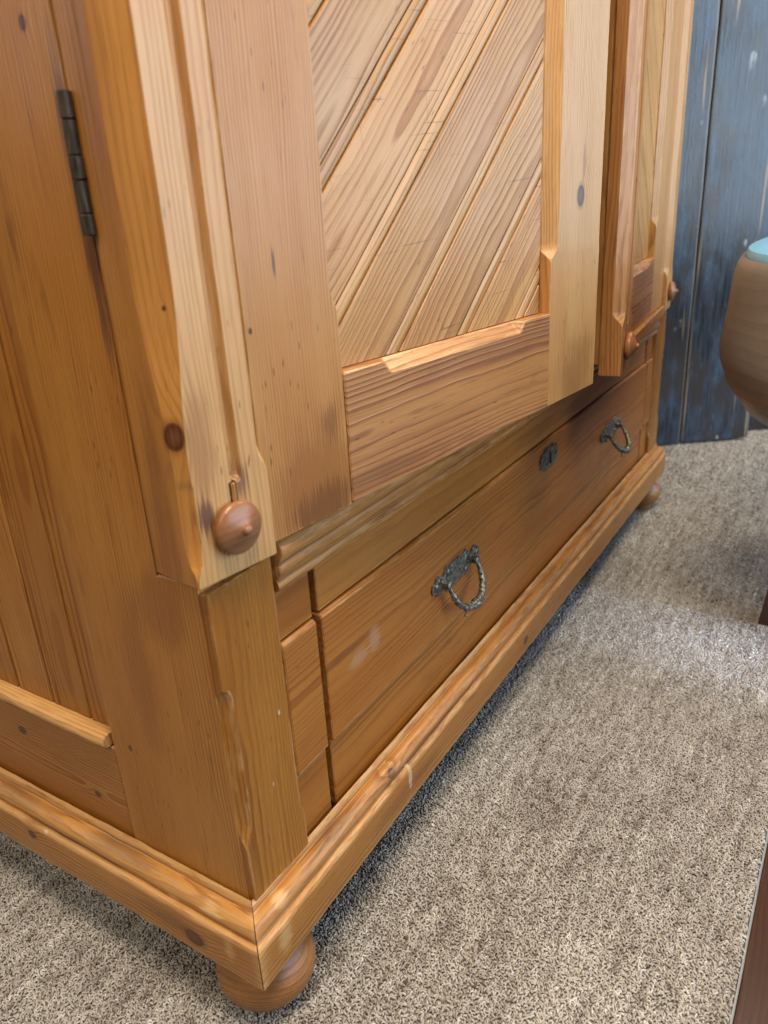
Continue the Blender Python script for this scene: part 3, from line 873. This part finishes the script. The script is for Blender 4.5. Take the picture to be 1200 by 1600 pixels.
KNOB = pine('waxed_pine_knob', pale=(.27, .125, .056), late=(.15, .062, .028), freq=160., rough=.36, stain=.3, contrast=.7, relief=.2)
def make_door(mirror, th, x_hinge):
    s = -1 if mirror else 1
    def iv(a, b):            # interval along the door measured from the hinge side
        return (a, b) if not mirror else (-b, -a)
    root_x = iv(.03, .64 if not mirror else .712)
    bmr = board('door', ward, PINE_DARK, root_x, (FACE + .0270, FACE + .0330), (ZB + .014, ZD - .004), 'z', 'f', n=4)
    bmr.location = (x_hinge, YH, 0)
    bmr.rotation_euler = (0, 0, R(th) if mirror else -R(th))
    D = bmr
    f0 = FACE + .0025
    # corner post with the return along the side
    g = (51. + 9 * mirror, -.040 if not mirror else .06, .055)
    kn = [(.590 - ZB, .004, .0072), (.70 - ZB, .031, .0016), (.795 - ZB, .066, .0014), (.675 - ZB, .012, .0014)] if not mirror else []
    pk = [(.545 - ZB, .050, .020, .012, (.15, .060, .034), .75), (.528 - ZB, .016, .016, .010, (.075, .032, .026), .85), (.500 - ZB, .030, .012, .003, (.07, .03, .02), .7),
          (.575 - ZB, .020, .05, .012, (.26, .11, .05), .5)] if not mirror else []
    mp = pine('waxed_pine_corner_post', aged=True, sat=1.03, pale=(.55, .325, .135), late=(.34, .155, .048), freq=210., contrast=.7, stain=.35,
              knots=[(a + g[0], u + g[1], r, FACE + g[2]) for a, u, r in kn], marks=[(a + g[0], u + g[1], r1, r2, c_, w_) for a, u, r1, r2, c_, w_ in pk])
    a, b = iv(.0, .0768)
    flute_post('corner_post', D, a, b, FACE - .0060, -.0006, 'l' if not mirror else 'r', mp, g, .0165 if not mirror else .010, .0085 if not mirror else .0165, s * .0465)
    knob(D, s * .0385, FACE - .0062, .5130, 1.0 if not mirror else 1.25)
    if not mirror:
        board('slot', D, BLACK, (.0388, .0452), (FACE - .0064, FACE + .002), (.5290, .5475), 'z', 'q', r=.0004, n=2)
        board('peg', D, PINE, (.0402, .0440), (FACE - .0072, FACE + .001), (.5290, .5466), 'z', 'q', r=.0008, n=4)
    # stiles, rails
    def stile(p, q, cl, cr, goff, kn, tone, pale, late, mk=(), **kw):
        a, b = iv(p, q)
        if mirror:
            cl, cr = cr, cl
        m = pine('waxed_pine_stile', pale=pale, late=late, knots=[(k0 + goff[0], k1 + goff[1], k2) for k0, k1, k2 in kn],
                 marks=[(a_ + goff[0], u_ + goff[1], r1, r2, c_, w_) for a_, u_, r1, r2, c_, w_ in mk], **kw)
        L = ZD - ZB - .0148
        def sec(t):
            z = ZB + .0148 + t * L
            u_ = sm(.655, .672, z)
            ch = {0: (cl * u_ + .0008, cl * u_ + .0008), 1: (cr * u_ + .0008, cr * u_ + .0008)}
            return rsec(a, b, f0, f0 + .0232, .0008, ch)
        sag = None if mirror else (lambda u, v: -.0088 + .0237 * (u - .077))
        tt = sorted([i / 60 for i in range(61)] + [(q_ - ZB - .0148) / L for q_ in (.650, .655, .659, .663, .667, .672, .676)])
        return sweep('stile', D, m, (0, 0, ZB + .0148), Z3, X3, Y3, L, sec, ts=tt, jit=.00025, goff=goff, tone=tone, e0=sag)
    if not mirror:
        stile(.0772, .1762, 0, .007, (61., .03, .02), [(.16, .083, .0016)], 1.0, (.505, .265, .090), (.30, .120, .032), freq=330., stain=.4, contrast=.95,
              mk=[(.030, .125, .085, .075, (.25, .098, .030), .60), (.000, .14, .022, .05, (.11, .042, .016), .6), (.075, .158, .02, .012, (.15, .056, .020), .5), (.205, .112, .012, .0015, (.06, .03, .02), .8)])
        stile(.5262, .6470, .015, .002, (63., -.585 + .12, .02), [(.235, .592, .0085)], 1.03, (.52, .30, .120), (.33, .155, .050), freq=330., stain=.25, contrast=.9,
              mk=[(.025, .59, .10, .055, (.25, .115, .040), .7), (.27, .598, .03, .006, (.24, .11, .05), .7)])
        p0, p1 = .1768, .5256
    else:
        stile(.0772, .2350, 0, .010, (66., .03, .02), [], 1., (.52, .29, .11), (.30, .13, .04))
        stile(.6000, .7200, .012, .002, (68., .03, .02), [], 1., (.50, .27, .10), (.30, .13, .04))
        p0, p1 = .2356, .5994
    # bottom rail with a stopped chamfer on its upper edge
    a, b = iv(p0, p1)
    L0 = b - a
    gr_ = (71. + 5 * mirror, -.545, .030)
    mrl = pine('waxed_pine_rail', pale=(.45, .225, .090), late=(.21, .080, .030), freq=170., stain=.6, contrast=1., rough=.33,
               marks=[(L0 * .65 + gr_[0], .58 + gr_[1], .16, .018, (.20, .090, .050), .45), (L0 * .1 + gr_[0], .50 + gr_[1], .12, .012, (.12, .048, .024), .5)])
    L = b - a
    def rsecf(t):
        x = t * L
        c = .0115 * sm(.050, .062, x) * (1 - sm(L - .066, L - .054, x)) + .0007
        zb_ = ZB + .0152 if mirror else ZB + .0064 + .0237 * (a + x - .077)
        return rsec(zb_, .6005, f0 - .0012, f0 + .022, .0008, {1: (c, c)})
    tt = sorted([i / 50 for i in range(51)] + [q / L for q in (.048, .052, .056, .060, .064)] + [1 - q / L for q in (.052, .056, .060, .064, .068)])
    sweep('rail', D, mrl, (a, 0, 0), X3, Z3, Y3, L, rsecf, ts=tt, jit=.00025, goff=gr_, tone=.98)
    board('rail', D, PINE, (a, b), (f0, f0 + .0232), (1.66, ZD), 'x', 'q', n=8)
    # diagonal boards
    d = V((s, 0, 1)).normalized()
    nrm_ = V((s, 0, -1)).normalized()        # across the boards
    lo = V((a + .0005, 0, 0))
    hi = V((b - .0005, 0, 0)) if not mirror else V((b - .0005, 0, 0))
    if not mirror:
        hi = V((b + .0012 - .004, 0, 0))
    clips = [(lo, (-1, 0, 0)), (hi, (1, 0, 0)), (V((0, 0, .6013)), (0, 0, -1)), (V((0, 0, 1.659)), (0, 0, 1))]
    wv = V((s * .184 + 0, 0, .742)) if not mirror else V((-.30, 0, .70))
    base = wv.dot(nrm_)
    W_ = .0790
    k = -12
    while k < 8:
        off = base + k * W_
        # centre of the board on the panel
        O = nrm_ * off
        # range of a along d that covers the panel
        corners = [V((q, 0, z)) for q in (a, b) for z in (.60, 1.66)]
        pr = [c.dot(nrm_) for c in corners]
        if off + W_ > min(pr) and off < max(pr):
            al = [c.dot(d) for c in corners]
            A0, A1 = min(al) - .02, max(al) + .02
            # keep only the stretch near the panel
            xs_ = []
            for q in (off, off + W_):
                for xx in (a, b):       # point on line nrm.p=q at x=xx
                    z_ = (s * xx * nrm_.x * s - q) / (-nrm_.z) if False else (xx * nrm_.x - q) / (-nrm_.z)
                    xs_.append(V((xx, 0, z_)).dot(d))
            A0, A1 = max(A0, min(xs_) - .01), min(A1, max(xs_) + .01)
            sec = bead_section(W_, .0085, f0 + .0128, .0115, .0038)
            if mirror:
                sec = [(u, v, w) for u, v, w in sec]
            rb = random.Random(k * 13 + 5 + mirror)
            go_ = (k * 5.3 + 100 * mirror, -.04 + rb.uniform(-.02, .02), rb.uniform(-.005, .02))
            sweep('panel_board', D, PINE_PANEL, O + d * A0, d, nrm_, Y3, A1 - A0, sec, 30, .0003, goff=go_, tone=rb.uniform(.86, 1.08), clip=clips)
        k += 1
    if mirror:
        # fluted meeting post that closes the gap between the doors
        mc = pine('waxed_pine_meeting_post', pale=(.47, .235, .088), late=(.28, .115, .036), freq=240., stain=.5)
        flute_post('meeting_post', D, -.7260, -.6500, FACE - .0290, FACE + .0020, 'r', mc, (81., .70, .03), .014, .014, -.687, tone=.98)
        knob(D, -.688, FACE - .0292, .5130, 1.25)
        board('lip', D, PINE_MOULD, (-.60, -.09), (FACE - .006, FACE + .0024), (ZB - .006, ZB + .0155), 'x', 'f', n=20)
    return D
door_l = make_door(False, TH1, 0.)
door_r = make_door(True, TH2, XR)

# --- hinge on the side: five knuckles
zs = [.7215, .7345, .7545, .7685, .7890, .8050]
for i, (a, b) in enumerate(zip(zs, zs[1:])):
    rr_ = .0046 if i % 2 == 0 else .0043
    prof = [(rr_ - .0008, .0002), (rr_, .0008), (rr_, b - a - .0008), (rr_ - .0008, b - a - .0002)]
    lathe('hinge_knuckle', ward, HINGE, (-.0042, .0440, a), prof, 28)
board('hinge_leaf', ward, HINGE, (-.0012, .0), (.0475, .0500), (.722, .8045), 'z', 'q', r=.0003, n=2)

# ------------------------------------------------------------------ plank screen behind
def weathered():
    t = NT('weathered_dark_board')
    g = t.attr('gco').outputs['Vector']
    fib = t.noise(t.vm('MULTIPLY', g, (7, 150, 150)), 1, 5, .65)
    big = t.noise(t.vm('MULTIPLY', g, (6, 13, 13)), 1, 5, .62)
    big2 = t.noise(t.vm('MULTIPLY', g, (3, 9, 9)), 1.7, 4, .6)
    col = t.mix(t.mr(fib, .3, .7), (.014, .016, .021), (.046, .054, .072))
    col = t.mix(t.mr(big, .42, .66, 0, .75), col, (.060, .095, .150))  # blue patches: the window's reflection put into the board colour
    col = t.mix(t.mr(big2, .45, .60, 0, .85), col, (.040, .030, .024))
    sp = t.ma('ADD', t.voro(t.vm('MULTIPLY', g, (10, 22, 22)), 1).outputs['Distance'], t.ma('MULTIPLY', t.ma('SUBTRACT', big, .46), 1.3))
    col = t.mix(t.ma('MULTIPLY', t.mr(sp, .00, .17, .8, 0), t.mr(big2, .40, .56)), col, (.50, .56, .58))
    X, Y, Z = t.sep(g)
    st = t.mr(t.noise(t.vm('MULTIPLY', g, (2.5, 60, 60)), 1, 2), .66, .72, 0, .7)
    col = t.mix(st, col, (.36, .25, .16))
    wear = t.attr('wear').outputs['Fac']
    col = t.mix(t.ma('MULTIPLY', wear, .45), col, (.24, .21, .18))
    return t.out(col, t.mr(big, .3, .7, .13, .30), t.bump(t.ma('ADD', fib, t.ma('MULTIPLY', big, 1.2)), .25, .003), Specular_IOR_Level=.6)
WEATH = weathered()
scr = link(bpy.data.objects.new('plank_screen', None))
scr.location = (1.975, .033, 0)
scr.rotation_euler = (0, 0, math.atan2(-.57 * -1, -.82 * -1) - math.pi / 2 + 0)
tag(scr, 'old dark weathered plank screen standing upright behind the right end of the wardrobe', 'screen')
# local x runs to the right of the picture, local -y faces the camera
for i, (a, b, y) in enumerate(((-.46, -.236, .004), (-.230, -.0020, 0.), (.0030, .2080, .003))):
    board('plank', scr, WEATH, (a, b), (y, y + .024), (0.004 + .003 * i, 1.9), 'z', 'f', (1, .95, 1.05)[i], n=40, jit=.0012, r=.003)
for z in (.25, 1.5):
    board('batten', scr, WEATH, (-.44, .19), (.028, .046), (z, z + .09), 'x', 'f', n=6)
board('plank', scr, WEATH, (.232, .46), (.090, .112), (.003, 1.9), 'z', 'f', .8, n=20, jit=.001, r=.003)
board('batten', scr, WEATH, (.12, .44), (.050, .088), (1.5, 1.59), 'x', 'f', n=6)

# ------------------------------------------------------------------ low curved table at the right
tab = link(bpy.data.objects.new('curved_table', None))
tab.location = (1.065, -.580, 0)
tag(tab, 'round brown wooden table with bulging side and top coloured with the blue window reflection at the right edge', 'table')
TBROWN = dark_wood('brown_table_wood', (.22, .188, .172), (.145, .120, .108), 60., .36)
t = NT('window_reflection_top')
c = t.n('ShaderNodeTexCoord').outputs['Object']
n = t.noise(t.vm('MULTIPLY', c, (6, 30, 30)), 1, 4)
REFLECT_TOP = t.out(t.mix(n, (.13, .43, .80), (.28, .60, .90)), .28, t.bump(n, .1, .001))  # blue of the reflected window put into the top's base colour
def super_loft(name, mat, prof, ax, ay, p, seg=120, cap=(True, True), parent=None):
    bm = bmesh.new()
    bm.verts.layers.float.new('wear')
    rings = []
    for (off, z) in prof:
        ring = []
        for i in range(seg):
            a = 2 * math.pi * i / seg
            c, s_ = math.cos(a), math.sin(a)
            x = math.copysign(abs(c) ** (2 / p), c) * (ax + off)
            y = math.copysign(abs(s_) ** (2 / p), s_) * (ay + off)
            ring.append(bm.verts.new((x, y, z)))
        rings.append(ring)
    for a, b in zip(rings, rings[1:]):
        for i in range(seg):
            j = (i + 1) % seg
            bm.faces.new((a[i], a[j], b[j], b[i]))
    if cap[0]:
        bm.faces.new(list(reversed(rings[0])))
    if cap[1]:
        bm.faces.new(rings[-1])
    g = lambda co: np.stack([co[:, 0] + co[:, 1] * .3 + 2, co[:, 2] + .1, co[:, 1] * .2 + .05], 1)
    return finish(bm, name, mat, parent, g, 1., 40)
super_loft('body', TBROWN, [(-.22, .372), (-.12, .376), (-.078, .388), (-.042, .410), (-.014, .448), (-.002, .482), (0, .497), (-.004, .53), (-.008, .58), (-.010, .606), (-.013, .618), (-.018, .626), (-.021, .6275), (-.0235, .625)], .42, .385, 2.6, parent=tab)
super_loft('table_top', REFLECT_TOP, [(-.0240, .6220), (-.0225, .6290), (-.0255, .6370), (-.042, .6430), (-.09, .6465), (-.20, .6480)], .42, .385, 2.6, parent=tab)
for k in range(3):
    an = R((105, 255, 0)[k])
    sx, sy = math.cos(an), math.sin(an)
    bm = bmesh.new()
    bm.verts.layers.float.new('wear')
    A_, B_ = V((sx * .185, sy * .185, .378)), V((sx * .262, sy * .262, 0.))
    rings = []
    for i in range(9):
        f = i / 8
        p_ = A_.lerp(B_, f) + V((sx, sy, 0)) * .008 * math.sin(f * math.pi)
        h_ = .030 - .012 * f
        rings.append([bm.verts.new(p_ + V((h_ * u, h_ * v, 0))) for u, v in ((-1, -1), (1, -1), (1, 1), (-1, 1))])
    for a, b in zip(rings, rings[1:]):
        for j in range(4):
            bm.faces.new((a[j], a[(j + 1) % 4], b[(j + 1) % 4], b[j]))
    bm.faces.new(list(reversed(rings[0])))
    bm.faces.new(rings[-1])
    bmesh.ops.bevel(bm, geom=[e for e in bm.edges], offset=.002, segments=1, affect='EDGES')
    finish(bm, 'leg', WALNUT, tab, lambda co: np.stack([co[:, 2], co[:, 0], co[:, 1]], 1), 1., 40)
